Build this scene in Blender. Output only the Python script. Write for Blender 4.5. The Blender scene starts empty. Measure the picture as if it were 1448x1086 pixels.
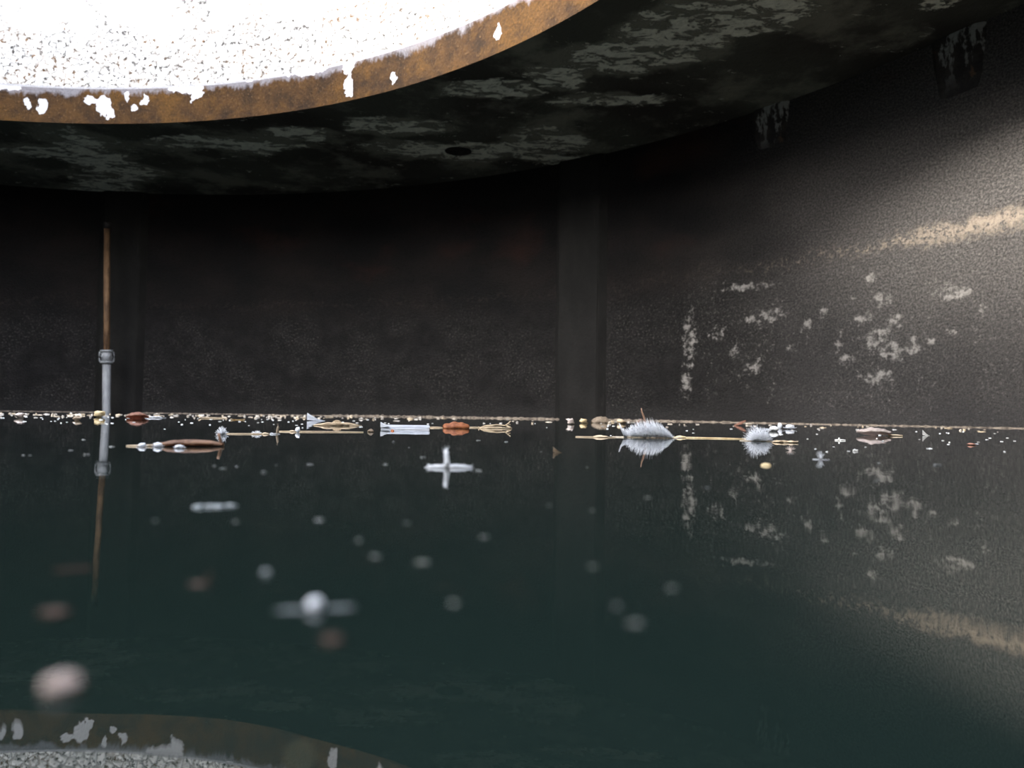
import bpy, bmesh, math, random
from mathutils import Vector, Matrix, noise
PI = math.pi
sc = bpy.context.scene
COL = sc.collection

# ------------------------------------------------------------------ the place
F = 1090.0                       # focal length in pixels of a 1448 x 1086 frame
PITCH, ROLL, CAM_H = 0.0397, 0.0140, 0.03
H, SLAB = 1.8875, 0.243          # soffit height above the water, thickness of the roof slab
CX, CY, R, RI = -2.7727, 1.055, 5.5228, 3.9007   # tank centre, tank radius, radius of the opening
NECK = 1.15                      # height of the collar above the slab

cp, sp, cr, sr = math.cos(PITCH), math.sin(PITCH), math.cos(ROLL), math.sin(ROLL)
FWD = Vector((0, cp, sp)); UP0 = Vector((0, -sp, cp)); RT0 = Vector((1, 0, 0))
RT = RT0 * cr + UP0 * sr
UP = UP0 * cr - RT0 * sr
CAM = Vector((0, 0, CAM_H))

def ray(px, py):
    return (FWD + RT * ((px - 724) / F) - UP * ((py - 543) / F)).normalized()

def plane_hit(px, py, z):
    d = ray(px, py); t = (z - CAM.z) / d.z
    return CAM + d * t

def cyl_hit(px, py, rad):
    d = ray(px, py); ox, oy = -CX, -CY
    a = d.x**2 + d.y**2; b = ox * d.x + oy * d.y; c = ox * ox + oy * oy - rad * rad
    t = (-b + math.sqrt(b * b - a * c)) / a
    return CAM + d * t

def azim(p): return math.atan2(p.x - CX, p.y - CY)
def cyl_uv(px, py, rad):
    p = cyl_hit(px, py, rad); return azim(p) * rad, p.z

def at(px, py):
    """point of the water surface and the metres one pixel measures there"""
    d = ray(px, py)
    if d.z > -0.0042: d = Vector((d.x, d.y, -0.0042))
    p = CAM + d * (-CAM.z / d.z)
    rr = math.hypot(p.x - CX, p.y - CY)
    if rr > R - 0.07:
        k = cyl_hit(px, py, R - 0.07); p = Vector((k.x, k.y, 0))
    p.z = 0
    return p, (p - CAM).dot(FWD) / F

# ------------------------------------------------------------------ materials
class N:
    def __init__(s, name):
        s.m = bpy.data.materials.new(name); s.m.use_nodes = True
        s.t = s.m.node_tree; s.t.nodes.clear()
        s.out = s.t.nodes.new('ShaderNodeOutputMaterial')
        s.b = s.t.nodes.new('ShaderNodeBsdfPrincipled')
        s.t.links.new(s.b.outputs[0], s.out.inputs[0])
    def put(s, sock, v):
        if isinstance(v, bpy.types.NodeSocket): s.t.links.new(v, sock)
        elif isinstance(v, (tuple, list)) and len(v) == 3 and sock.type == 'RGBA': sock.default_value = (*v, 1)
        else: sock.default_value = v
    def set(s, **k):
        for n, v in k.items(): s.put(s.b.inputs[n.replace('_', ' ')], v)
    def math(s, op, a, b=0.0, c=0.0, clamp=False):
        n = s.t.nodes.new('ShaderNodeMath'); n.operation = op; n.use_clamp = clamp
        s.put(n.inputs[0], a); s.put(n.inputs[1], b); s.put(n.inputs[2], c)
        return n.outputs[0]
    def coord(s, which='Object'):
        return s.t.nodes.new('ShaderNodeTexCoord').outputs[which]
    def scale(s, v, sc3, loc=(0, 0, 0)):
        n = s.t.nodes.new('ShaderNodeMapping'); s.put(n.inputs['Vector'], v)
        n.inputs['Scale'].default_value = sc3; n.inputs['Location'].default_value = loc
        return n.outputs[0]
    def noise(s, v, scale=5, detail=4, rough=.55, dist=0.0, color=False):
        n = s.t.nodes.new('ShaderNodeTexNoise'); s.put(n.inputs['Vector'], v)
        n.inputs['Scale'].default_value = scale; n.inputs['Detail'].default_value = detail
        n.inputs['Roughness'].default_value = rough; n.inputs['Distortion'].default_value = dist
        return n.outputs['Color' if color else 'Fac']
    def vor(s, v, scale=5, feature='F1', out='Distance', rnd=1.0):
        n = s.t.nodes.new('ShaderNodeTexVoronoi'); n.feature = feature; s.put(n.inputs['Vector'], v)
        n.inputs['Scale'].default_value = scale; n.inputs['Randomness'].default_value = rnd
        return n.outputs[out]
    def ramp(s, f, a, b, lo=0.0, hi=1.0):
        n = s.t.nodes.new('ShaderNodeMapRange'); n.interpolation_type = 'SMOOTHSTEP'
        s.put(n.inputs[0], f); n.inputs[1].default_value = a; n.inputs[2].default_value = b
        n.inputs[3].default_value = lo; n.inputs[4].default_value = hi
        return n.outputs[0]
    def mix(s, f, a, b):
        n = s.t.nodes.new('ShaderNodeMix'); n.data_type = 'RGBA'
        s.put(n.inputs[0], f); s.put(n.inputs[6], a); s.put(n.inputs[7], b)
        return n.outputs[2]
    def sep(s, v):
        n = s.t.nodes.new('ShaderNodeSeparateXYZ'); s.put(n.inputs[0], v); return n.outputs
    def vadd(s, a, b, op='ADD'):
        n = s.t.nodes.new('ShaderNodeVectorMath'); n.operation = op
        s.put(n.inputs[0], a); s.put(n.inputs[1], b); return n.outputs[0]
    def bump(s, h, strength=.5, distance=.01, normal=None):
        n = s.t.nodes.new('ShaderNodeBump'); s.put(n.inputs['Height'], h)
        n.inputs['Strength'].default_value = strength; n.inputs['Distance'].default_value = distance
        if normal is not None: s.put(n.inputs['Normal'], normal)
        return n.outputs[0]
    def blobs(s, xy, items):
        """largest of several soft ellipses (x, y, rx, ry) in the plane xy"""
        x, y = xy; acc = None
        for (bx, by, rx, ry) in items:
            dx = s.math('MULTIPLY', s.math('SUBTRACT', x, bx), 1 / rx)
            dy = s.math('MULTIPLY', s.math('SUBTRACT', y, by), 1 / ry)
            d = s.math('ADD', s.math('MULTIPLY', dx, dx), s.math('MULTIPLY', dy, dy))
            v = s.ramp(d, 0.0, 1.6, 1.0, 0.0)
            acc = v if acc is None else s.math('MAXIMUM', acc, v)
        return acc

def warp(n, v, amp, scale, detail=4):
    """v pushed about by noise"""
    c = n.noise(v, scale, detail, .6, color=True)
    c = n.vadd(c, (.5, .5, .5), 'SUBTRACT')
    return n.vadd(v, n.vadd(c, (amp, amp, amp), 'MULTIPLY'))

def mat_wall():
    n = N('tarred_concrete_wall'); uv = n.coord('UV'); w = warp(n, uv, .22, 3.0, 5)
    u, v, _ = n.sep(uv); wu, wv, _ = n.sep(w)
    big = n.noise(n.scale(uv, (1, 1.6, 1)), 1.6, 5, .6)
    mid = n.noise(uv, 9, 5, .65)
    fine = n.noise(uv, 95, 4, .75)
    # grey zone below the old water level, brown-black above
    low = n.ramp(n.math('ADD', wv, n.math('MULTIPLY', mid, .12)), .78, .98, 1, 0)
    base = n.mix(n.ramp(big, .35, .68), WALL_TOP_A, WALL_TOP_B)
    lowc = n.mix(n.ramp(mid, .35, .7), WALL_LOW_A, WALL_LOW_B)
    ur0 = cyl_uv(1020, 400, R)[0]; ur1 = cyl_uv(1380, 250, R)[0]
    lit_stain = n.ramp(n.math('ADD', u, n.math('MULTIPLY', big, .8)), ur0 - .1, ur1 + .3)  # paler staining towards the right, with the light there put into the colour
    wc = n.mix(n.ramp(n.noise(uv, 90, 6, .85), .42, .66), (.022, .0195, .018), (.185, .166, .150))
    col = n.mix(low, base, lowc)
    col = n.mix(n.math('MULTIPLY', lit_stain, n.ramp(wv, .25, .8, .45, 1)), col, wc)
    # ochre and red rust wash in the upper zone
    red = n.ramp(n.noise(n.scale(uv, (.8, 1.4, 1), (3.1, 0, 0)), 1.3, 4, .6), .55, .75)
    col = n.mix(n.math('MULTIPLY', n.math('MULTIPLY', red, n.ramp(v, .9, 1.2)), .6), col, (.055, .022, .015))
    # pale mineral specks
    sp1 = n.ramp(n.noise(uv, 60, 5, .85), .545, .63)
    area = n.ramp(n.noise(uv, 2.2, 3, .5), .38, .62)
    spk = n.math('MULTIPLY', n.math('MULTIPLY', sp1, area), n.ramp(v, 1.05, .6))
    col = n.mix(n.math('MULTIPLY', spk, .7), col, (.18, .165, .145))
    # the tide line, strong on the right-hand side and faint elsewhere
    u0 = cyl_uv(1180, 340, R)[0]; u1 = cyl_uv(1400, 315, R)[0]; ua = cyl_uv(960, 440, R)[0]
    tl = n.math('ABSOLUTE', n.math('SUBTRACT', wv, TIDE))
    tide = n.math('MULTIPLY', n.ramp(n.math('ADD', tl, n.math('MULTIPLY', n.noise(uv, 30, 5, .8), .12)), .06, .12, 1, 0), n.ramp(n.math('ADD', n.noise(uv, 32, 6, .85), n.math('MULTIPLY', n.ramp(u, u0, u1), .10)), .52, .60))
    tide = n.math('MULTIPLY', tide, n.math('ADD', n.math('MULTIPLY', n.ramp(u, ua, u1), .80), .08))
    col = n.mix(n.math('MULTIPLY', tide, .95), col, (.36, .29, .22))
    # lime blooms
    bl = [(975, 480, 12, 45), (972, 535, 10, 28), (1066, 517, 16, 12), (1040, 500, 8, 14), (1015, 470, 12, 12), (1140, 462, 8, 8), (1165, 440, 6, 12), (1120, 492, 7, 6), (1185, 485, 10, 16), (1195, 510, 14, 10),
          (1245, 480, 22, 22), (1222, 452, 14, 12), (1268, 452, 14, 16), (1205, 425, 8, 10), (1230, 390, 9, 12), (1390, 440, 9, 9), (1345, 470, 9, 7), (1262, 495, 20, 18), (1292, 488, 14, 13), (1312, 484, 9, 8), (1250, 425, 14, 10), (1085, 447, 34, 10), (1350, 410, 30, 14), (1240, 535, 30, 14), (1060, 405, 40, 6)]
    items = []
    for (x, y, rx, ry) in bl:
        a = cyl_uv(x - rx, y, R)[0]; b = cyl_uv(x + rx, y, R)[0]
        c = cyl_uv(x, y - ry, R)[1]; d = cyl_uv(x, y + ry, R)[1]
        items.append(((a + b) / 2, (c + d) / 2, (b - a) / 2, (c - d) / 2))
    w2 = n.sep(warp(n, uv, .10, 11, 4))
    bz = n.blobs(w2[:2], items)
    bm_ = n.math('MULTIPLY', n.ramp(bz, 0, .3), n.ramp(n.math('ADD', n.noise(uv, 20, 6, .75), n.math('MULTIPLY', bz, .12)), .57, .72))
    col = n.mix(n.math('MULTIPLY', bm_, .85), col, (.36, .335, .305))
    # fine pale spray over the right-hand end
    spr = n.math('MULTIPLY', n.ramp(n.noise(uv, 36, 6, .85), .565, .64), n.ramp(u, ua - .2, ua + .5))
    spr = n.math('MULTIPLY', n.math('MULTIPLY', spr, n.ramp(v, TIDE + .05, TIDE - .1)), n.ramp(n.noise(n.scale(uv, (1, .6, 1), (7, 1, 0)), 4.5, 4, .6), .44, .60))
    col = n.mix(n.math('MULTIPLY', spr, .8), col, (.32, .295, .265))
    # slimy darker foot
    col = n.mix(n.ramp(wv, .02, .14, .55, 0), col, (.028, .026, .025))
    grain = n.noise(uv, 62, 4, .7)
    h = n.math('ADD', n.math('MULTIPLY', fine, .7), n.math('MULTIPLY', grain, .8))
    h = n.math('ADD', h, n.math('MULTIPLY', mid, .25))
    n.set(Base_Color=col, Roughness=n.ramp(fine, .3, .7, .24, .50), Normal=n.bump(h, 1.0, .010))
    n.put(n.b.inputs['Specular IOR Level'], n.ramp(lit_stain, 0, 1, .2, .5))
    return n.m

WALL_TOP_A, WALL_TOP_B = (.0055, .0048, .0048), (.016, .012, .0105)
WALL_LOW_A, WALL_LOW_B = (.0075, .0064, .0059), (.0165, .0145, .0135)
TIDE = cyl_hit(1390, 318, R).z

def mat_pillar():
    n = N('grey_concrete_pillar'); p = n.coord('Object')
    a = n.noise(n.scale(p, (1, 1, .5)), 5, 6, .65); b = n.noise(p, 40, 3, .7)
    streak = n.ramp(n.noise(n.scale(p, (18, 18, 1.6)), 1, 4, .6), .64, .72)
    col = n.mix(n.ramp(a, .35, .7), (.0100, .0092, .0081), (.0175, .0161, .0143))
    col = n.mix(n.math('MULTIPLY', streak, .4), col, (.09, .085, .075))
    n.set(Base_Color=col, Roughness=.85, Normal=n.bump(n.math('ADD', a, b), .4, .012))
    n.b.inputs['Specular IOR Level'].default_value = .25; return n.m

def mat_corbel():
    n = N('stained_corbel_concrete'); p = n.coord('Object')
    a = n.noise(p, 6, 5, .65, .6); b = n.noise(p, 30, 4, .7)
    col = n.mix(n.ramp(a, .4, .65), (.020, .016, .014), (.045, .036, .030))
    z = n.sep(p)[2]
    pale = n.math('MULTIPLY', n.ramp(n.noise(n.scale(p, (2, 2, .9)), 7, 4, .7), .50, .57), n.ramp(z, -.30, -.05))
    col = n.mix(pale, col, (.36, .36, .33))
    och = n.ramp(n.noise(n.scale(p, (1, 1, .5), (2, 1, 4)), 8, 4, .7), .60, .68)
    col = n.mix(n.math('MULTIPLY', och, .6), col, (.22, .12, .06))
    n.set(Base_Color=col, Roughness=.7, Normal=n.bump(n.math('ADD', a, b), .6, .015)); return n.m

def mat_slab():
    """dark soffit with flaking pale paint, brown-stained inner edge with lime patches"""
    n = N('stained_roof_slab'); p = n.coord('Object'); uv = n.coord('UV')
    geo = n.t.nodes.new('ShaderNodeNewGeometry')
    nz = n.math('ABSOLUTE', n.sep(geo.outputs['True Normal'])[2])
    side = n.ramp(nz, .4, .6, 1, 0)
    # --- soffit: x, y are plan coordinates
    w = warp(n, p, .55, 1.8, 5); ws = n.sep(w)
    blob = [(150, 225, 60, 35), (150, 262, 45, 18), (60, 215, 70, 10), (330, 205, 120, 10), (420, 190, 60, 10), (560, 180, 90, 12), (520, 172, 50, 14), (640, 215, 120, 16), (760, 200, 60, 22), (690, 128, 70, 12), (780, 110, 60, 14), (860, 85, 90, 25), (950, 60, 110, 40),
            (1030, 30, 110, 35), (1090, 5, 60, 30), (790, 225, 60, 10), (1350, -10, 40, 30), (860, 140, 100, 10)]
    it = []
    for (x, y, rx, ry) in blob:
        a, b, c, d = plane_hit(x - rx, y, H), plane_hit(x + rx, y, H), plane_hit(x, y - ry, H), plane_hit(x, y + ry, H)
        q = plane_hit(x, y, H)
        it.append((q.x, q.y, max(.12, (b - a).length / 2), max(.10, (c - d).length / 2)))
    zone = n.blobs(ws[:2], it)
    flake = n.math('ADD', n.noise(n.scale(p, (1.0, 1.7, 1)), 6.5, 10, .74, .6), n.math('MULTIPLY', n.math('SUBTRACT', n.noise(n.scale(p, (.8, 2.4, 1)), 22, 6, .8), .5), .30))
    mask = n.ramp(n.math('ADD', n.math('MULTIPLY', n.math('SUBTRACT', flake, .5), 1.7), n.math('MULTIPLY', zone, .30)), .20, .27)
    tone = n.noise(p, 1.2, 3, .5); gr = n.noise(p, 26, 4, .7)
    dark = n.mix(n.ramp(tone, .35, .65), (.055, .048, .042), (.10, .098, .08))
    pale = n.mix(n.ramp(gr, .3, .7), (.72, .70, .58), (.90, .88, .74))
    mid = n.ramp(n.math('ADD', n.noise(p, 2.2, 5, .65), n.math('MULTIPLY', zone, .25)), .48, .66)
    soff = n.mix(n.math('MULTIPLY', mid, .55), dark, (.36, .345, .275))
    soff = n.mix(mask, soff, pale)
    # --- inner edge: u along the edge, v up from the soffit
    we = warp(n, uv, .12, 13, 8); wes = n.sep(we); u, v, _ = n.sep(uv)
    pat = [(147, 148, 13, 16), (128, 142, 12, 5), (155, 160, 8, 10), (263, 124, 26, 8), (278, 134, 10, 9), (60, 150, 8, 12), (40, 145, 6, 10), (180, 137, 4, 10), (205, 140, 6, 8), (190, 153, 4, 6), (493, 92, 8, 14), (494, 120, 7, 18), (10, 123, 22, 5), 
           (350, 112, 30, 4), (430, 100, 40, 6), (556, 108, 5, 10), (705, 45, 5, 14)]
    jt = []
    for (x, y, rx, ry) in pat:
        a, b = cyl_uv(x - rx, y, RI), cyl_uv(x + rx, y, RI); c, d = cyl_uv(x, y - ry, RI), cyl_uv(x, y + ry, RI)
        jt.append(((a[0] + b[0]) / 2, (c[1] + d[1]) / 2 - H, (b[0] - a[0]) / 2, (c[1] - d[1]) / 2))
    lime = n.ramp(n.math('ADD', n.blobs(wes[:2], jt), n.math('MULTIPLY', n.noise(uv, 30, 4, .7), .35)), .62, .72)
    en = n.noise(uv, 7, 6, .7); ef = n.noise(n.scale(uv, (1.6, 1, 1)), 50, 4, .75)
    br = n.mix(n.ramp(en, .3, .7), (.022, .0125, .007), (.080, .039, .012))
    br = n.mix(n.ramp(ef, .56, .72), br, (.17, .10, .045))
    br = n.mix(n.ramp(ef, .28, .44, 1, 0), br, (.014, .009, .008))
    och = n.ramp(n.noise(n.scale(uv, (1, 1, 1), (5, 2, 0)), 2.6, 5, .7), .45, .62)
    br = n.mix(n.math('MULTIPLY', och, n.ramp(ef, .35, .6, .25, .8)), br, (.115, .055, .012))
    grey = n.ramp(n.math('ADD', v, n.math('MULTIPLY', n.noise(n.scale(uv, (1, .4, 1)), 5, 7, .75), .30)), .335, .375)
    br = n.mix(n.math('MULTIPLY', grey, .8), br, (.24, .23, .25))
    br = n.mix(lime, br, (.62, .60, .60))
    line = n.ramp(v, SLAB - .016, SLAB - .012)
    br = n.mix(line, br, (.42, .41, .42))
    col = n.mix(side, soff, br)
    hs = n.math('ADD', n.math('MULTIPLY', mask, .5), n.math('MULTIPLY', gr, .5))
    he = n.math('ADD', n.math('MULTIPLY', ef, .9), n.math('MULTIPLY', en, .6))
    hm = n.t.nodes.new('ShaderNodeMix'); n.put(hm.inputs[0], side); n.put(hm.inputs[2], hs); n.put(hm.inputs[3], he)
    n.set(Base_Color=col, Roughness=.85, Normal=n.bump(hm.outputs[0], .9, .022))
    n.b.inputs['Specular IOR Level'].default_value = .12; return n.m

def mat_neck():
    n = N('pitted_pale_concrete'); uv = n.coord('UV'); u, v, _ = n.sep(uv)
    c1 = n.vor(warp(n, uv, .05, 14, 3), 17, 'DISTANCE_TO_EDGE')
    gap = n.ramp(c1, .02, .10, 1, 0)
    pit = n.ramp(n.noise(uv, 34, 5, .75), .52, .59)
    where = n.ramp(n.math('ADD', n.noise(uv, 3, 4, .6), n.math('MULTIPLY', n.ramp(v, .0, .55, 1, 0), .26)), .46, .63)
    hole = n.math('MULTIPLY', n.math('MAXIMUM', n.math('MULTIPLY', gap, .55), pit), where)
    dot = n.ramp(n.noise(uv, 22, 2, .5), .69, .74)
    cell = n.vor(uv, 26, 'F1', 'Color')
    base = n.mix(n.sep(cell)[0], (.66, .64, .60), (.88, .86, .81))
    col = n.mix(hole, base, n.mix(n.ramp(n.noise(uv, 5, 2), .45, .6), (.040, .034, .030), (.12, .066, .028)))
    col = n.mix(dot, col, (.14, .072, .03))
    h = n.math('SUBTRACT', n.math('MULTIPLY', n.ramp(c1, 0, .25), .8), n.math('MULTIPLY', pit, .6))
    n.set(Base_Color=col, Roughness=.85, Normal=n.bump(h, .8, .012)); return n.m

def mat_water():
    n = N('still_green_water'); p = n.coord('Object')
    a = n.noise(n.scale(p, (1, .8, 1)), 9, 3, .5)
    b = n.noise(p, 38, 2, .5)
    h = n.math('ADD', a, n.math('MULTIPLY', b, .16))
    n.set(Base_Color=WATER, Roughness=0.0, IOR=1.333, Normal=n.bump(h, 1.0, RIPPLE)); return n.m
WATER = (.0060, .0108, .0089)
RIPPLE = .00024

def mat_simple(name, a, b, scale=60, rough=.7, bump=.3, bd=.001, detail=4, spec=.4, rnd=0.0, trans=0.0, stretch=(1, 1, 1)):
    n = N(name); p = n.scale(n.coord('Object'), stretch)
    f = n.noise(p, scale, detail, .65)
    col = n.mix(n.ramp(f, .32, .68), a, b)
    if rnd:
        oi = n.t.nodes.new('ShaderNodeObjectInfo')
        hsv = n.t.nodes.new('ShaderNodeHueSaturation'); n.put(hsv.inputs['Color'], col)
        n.put(hsv.inputs['Value'], n.math('ADD', n.math('MULTIPLY', oi.outputs['Random'], rnd), 1 - rnd / 2))
        n.put(hsv.inputs['Saturation'], n.math('ADD', n.math('MULTIPLY', n.math('FRACT', n.math('MULTIPLY', oi.outputs['Random'], 7.3)), .8), .5))
        col = hsv.outputs[0]
    n.set(Base_Color=col, Roughness=rough, Normal=n.bump(f, bump, bd))
    n.b.inputs['Specular IOR Level'].default_value = spec
    if trans:
        tr = n.t.nodes.new('ShaderNodeBsdfTranslucent'); n.put(tr.inputs[0], col)
        mx = n.t.nodes.new('ShaderNodeMixShader'); mx.inputs[0].default_value = trans
        n.t.links.new(n.b.outputs[0], mx.inputs[1]); n.t.links.new(tr.outputs[0], mx.inputs[2]); n.t.links.new(mx.outputs[0], n.out.inputs[0])
    return n.m

M = dict(
    wall=mat_wall(), pillar=mat_pillar(), corbel=mat_corbel(), slab=mat_slab(), neck=mat_neck(), water=mat_water(),
    scum=mat_simple('dried_scum', (.09, .07, .055), (.42, .35, .27), 34, .85, .6, .004),
    galv=mat_simple('dull_galvanised_steel', (.24, .245, .25), (.38, .385, .39), 22, .42, .15, .002, stretch=(1, 1, .3)),
    rust=mat_simple('rusty_steel', (.045, .022, .011), (.24, .135, .065), 14, .7, .5, .003, 6, stretch=(1.4, 1.4, .35)),
    cap=mat_simple('black_rust_hole_shade', (.012, .010, .010), (.03, .024, .02), 20, .8),
    feather=mat_simple('white_feather', (.93, .94, .96), (.98, .98, .98), 400, .6, .1, .0002, spec=.3, trans=.45),
    quill=mat_simple('pale_horn_quill', (.45, .36, .26), (.62, .54, .42), 300, .5, .1, .0002),
    petal=mat_simple('white_petal', (.78, .79, .82), (.90, .91, .92), 300, .6, .1, .0002, spec=.3, trans=.25),
    plastic=mat_simple('scuffed_white_plastic', (.48, .50, .54), (.74, .76, .80), 120, .4, .2, .0005, stretch=(.3, 1, 3)),
    orange=mat_simple('orange_dead_leaf', (.22, .065, .018), (.42, .14, .045), 90, .6, .6, .001),
    brown=mat_simple('brown_dead_leaf', (.13, .065, .035), (.34, .185, .10), 110, .6, .6, .001),
    redbrown=mat_simple('reddish_dead_leaf', (.20, .09, .055), (.36, .17, .11), 110, .6, .5, .001),
    dark=mat_simple('dark_wet_leaf', (.030, .021, .016), (.065, .042, .032), 120, .9, .6, .001, spec=.1),
    tan=mat_simple('tan_dead_leaf', (.24, .175, .115), (.42, .33, .23), 100, .65, .6, .001),
    pale=mat_simple('pale_dead_leaf', (.42, .34, .29), (.62, .52, .46), 120, .65, .5, .001),
    straw=mat_simple('pale_straw', (.34, .25, .15), (.60, .47, .31), 150, .6, .3, .0005, stretch=(.2, 1, 1)),
    yellow=mat_simple('yellow_leaf_scrap', (.48, .34, .16), (.66, .52, .30), 110, .6, .4, .001),
    twig=mat_simple('brown_twig', (.13, .07, .04), (.33, .19, .12), 160, .6, .4, .0006),
    crumb=mat_simple('plant_crumb', (.36, .28, .19), (.66, .56, .43), 220, .7, .4, .0006, rnd=.7),
    pink=mat_simple('pinkish_petal', (.22, .165, .14), (.36, .28, .24), 300, .7, .2, .0004),
    film=mat_simple('greyish_film', (.16, .18, .18), (.30, .32, .32), 200, .5, .2, .0004),
    olive=mat_simple('olive_scrap', (.07, .07, .03), (.14, .13, .06), 200, .6, .2, .0004),
    dim=mat_simple('waterlogged_speck', (.07, .075, .065), (.16, .16, .14), 260, .65, .3, .0004, rnd=.5),
    speck=mat_simple('pale_speck', (.55, .53, .48), (.75, .74, .70), 260, .65, .3, .0004, rnd=.4),
)

# ------------------------------------------------------------------ object helpers
def link(name, bm, mat, parent=None, smooth=True, loc=None):
    me = bpy.data.meshes.new(name); bm.normal_update(); bm.to_mesh(me); bm.free()
    for p in me.polygons: p.use_smooth = smooth
    me.materials.append(mat)
    o = bpy.data.objects.new(name, me); COL.objects.link(o)
    if parent: o.parent = parent
    if loc is not None: o.location = loc
    return o

def tag(o, label, cat, group=None, kind=None):
    o['label'] = label; o['category'] = cat
    if group: o['group'] = group
    if kind: o['kind'] = kind
    return o

def thing(name, label, cat, px, py, group=None, dz=0.0):
    """Empty on the water under the thing; returns it with the size of a pixel there"""
    p, s = at(px, py)
    o = bpy.data.objects.new(name, None); COL.objects.link(o); o.empty_display_size = .01
    o.location = p + Vector((0, 0, dz)); o.rotation_euler = (0, 0, -math.atan2(p.x, p.y))
    tag(o, label, cat, group); return o, s

def floater(name, label, cat, px, py, build, mat, group=None, dz=0.0):
    """a floating thing that is one mesh; build(bm, s)"""
    p, s = at(px, py); bm = bmesh.new(); build(bm, s)
    o = link(name, bm, mat, loc=p + Vector((0, 0, dz))); o.rotation_euler = (0, 0, -math.atan2(p.x, p.y))
    return tag(o, label, cat, group)

def tube(bm, pts, r, sides=6, r1=None, mid=None):
    """swept tube through pts; radius r -> r1 with closed ends"""
    pts = [Vector(p) for p in pts]; n = len(pts); rings = []
    r1 = r if r1 is None else r1
    for i, p in enumerate(pts):
        t = (pts[min(i + 1, n - 1)] - pts[max(i - 1, 0)]).normalized()
        a = t.cross(Vector((0, 0, 1)))
        if a.length < 1e-3: a = t.cross(Vector((0, 1, 0)))
        a.normalize(); b = t.cross(a)
        f = i / (n - 1); rad = r + (r1 - r) * f
        if mid: rad *= 1 + (mid - 1) * math.sin(PI * f)
        rings.append([bm.verts.new(p + (a * math.cos(2 * PI * k / sides) + b * math.sin(2 * PI * k / sides)) * rad) for k in range(sides)])
    for i in range(n - 1):
        for k in range(sides):
            bm.faces.new((rings[i][k], rings[i][(k + 1) % sides], rings[i + 1][(k + 1) % sides], rings[i + 1][k]))
    bm.faces.new(rings[0][::-1]); bm.faces.new(rings[-1])

def barb(bm, a, b, w, sag=0.0, side=Vector((1, 0, 0)), seg=4):
    """tapering double-edged filament from a to b"""
    a, b = Vector(a), Vector(b); d = b - a; L = d.length
    pts = []
    for i in range(seg + 1):
        f = i / seg; p = a + d * f + Vector((0, 0, sag * L * math.sin(PI * f))) ; pts.append(p)
    tube(bm, pts, w, 3, w * .25)

def box(bm, x0, x1, y0, y1, z0, z1):
    v = [bm.verts.new((x, y, z)) for z in (z0, z1) for y in (y0, y1) for x in (x0, x1)]
    for f in ((0, 2, 3, 1), (4, 5, 7, 6), (0, 1, 5, 4), (2, 6, 7, 3), (0, 4, 6, 2), (1, 3, 7, 5)):
        bm.faces.new([v[i] for i in f])

def ring(bm, ri, ro, z0, z1, seg=256, cx=CX, cy=CY):
    """solid ring; inner face carries uv = (arc length, height)"""
    L = bm.loops.layers.uv.verify()
    row = []
    for k in range(seg + 1):
        th = -PI + 2 * PI * k / seg; s, c = math.sin(th), math.cos(th)
        if k == seg: row.append(row[0]); continue
        row.append([bm.verts.new((cx + r * s, cy + r * c, z)) for r in (ri, ro) for z in (z0, z1)])
    for k in range(seg):
        a, b = row[k], row[k + 1]; t0 = -PI + 2 * PI * k / seg; t1 = t0 + 2 * PI / seg
        for (i, j, r) in ((0, 1, ri), (3, 2, ro)):
            f = bm.faces.new((a[i], a[j], b[j], b[i])); hi = z1 - z0
            vals = {a[0]: (t0, 0), a[1]: (t0, hi), a[2]: (t0, 0), a[3]: (t0, hi)}
            vb = {b[0]: (t1, 0), b[1]: (t1, hi), b[2]: (t1, 0), b[3]: (t1, hi)}
            for lp in f.loops:
                q = vals.get(lp.vert) if lp.vert in vals else vb[lp.vert]
                lp[L].uv = (q[0] * r, q[1])
        bm.faces.new((a[0], b[0], b[2], a[2])); bm.faces.new((a[1], a[3], b[3], b[1]))
    bmesh.ops.recalc_face_normals(bm, faces=bm.faces)

def lump(bm, sx, sy, sz, seed, rough=.35, sub=2, off=(0, 0, 0)):
    t = bmesh.new(); bmesh.ops.create_icosphere(t, subdivisions=sub, radius=1)
    sd = Vector((seed * 3.7, seed * 1.3, seed * 7.1)); mp = {}
    for v in t.verts:
        k = 1 + rough * noise.noise(v.co * 1.6 + sd) * 2
        mp[v] = bm.verts.new((v.co.x * k * sx + off[0], v.co.y * k * sy + off[1], v.co.z * k * sz + off[2]))
    for f in t.faces: bm.faces.new([mp[v] for v in f.verts])
    t.free()

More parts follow.
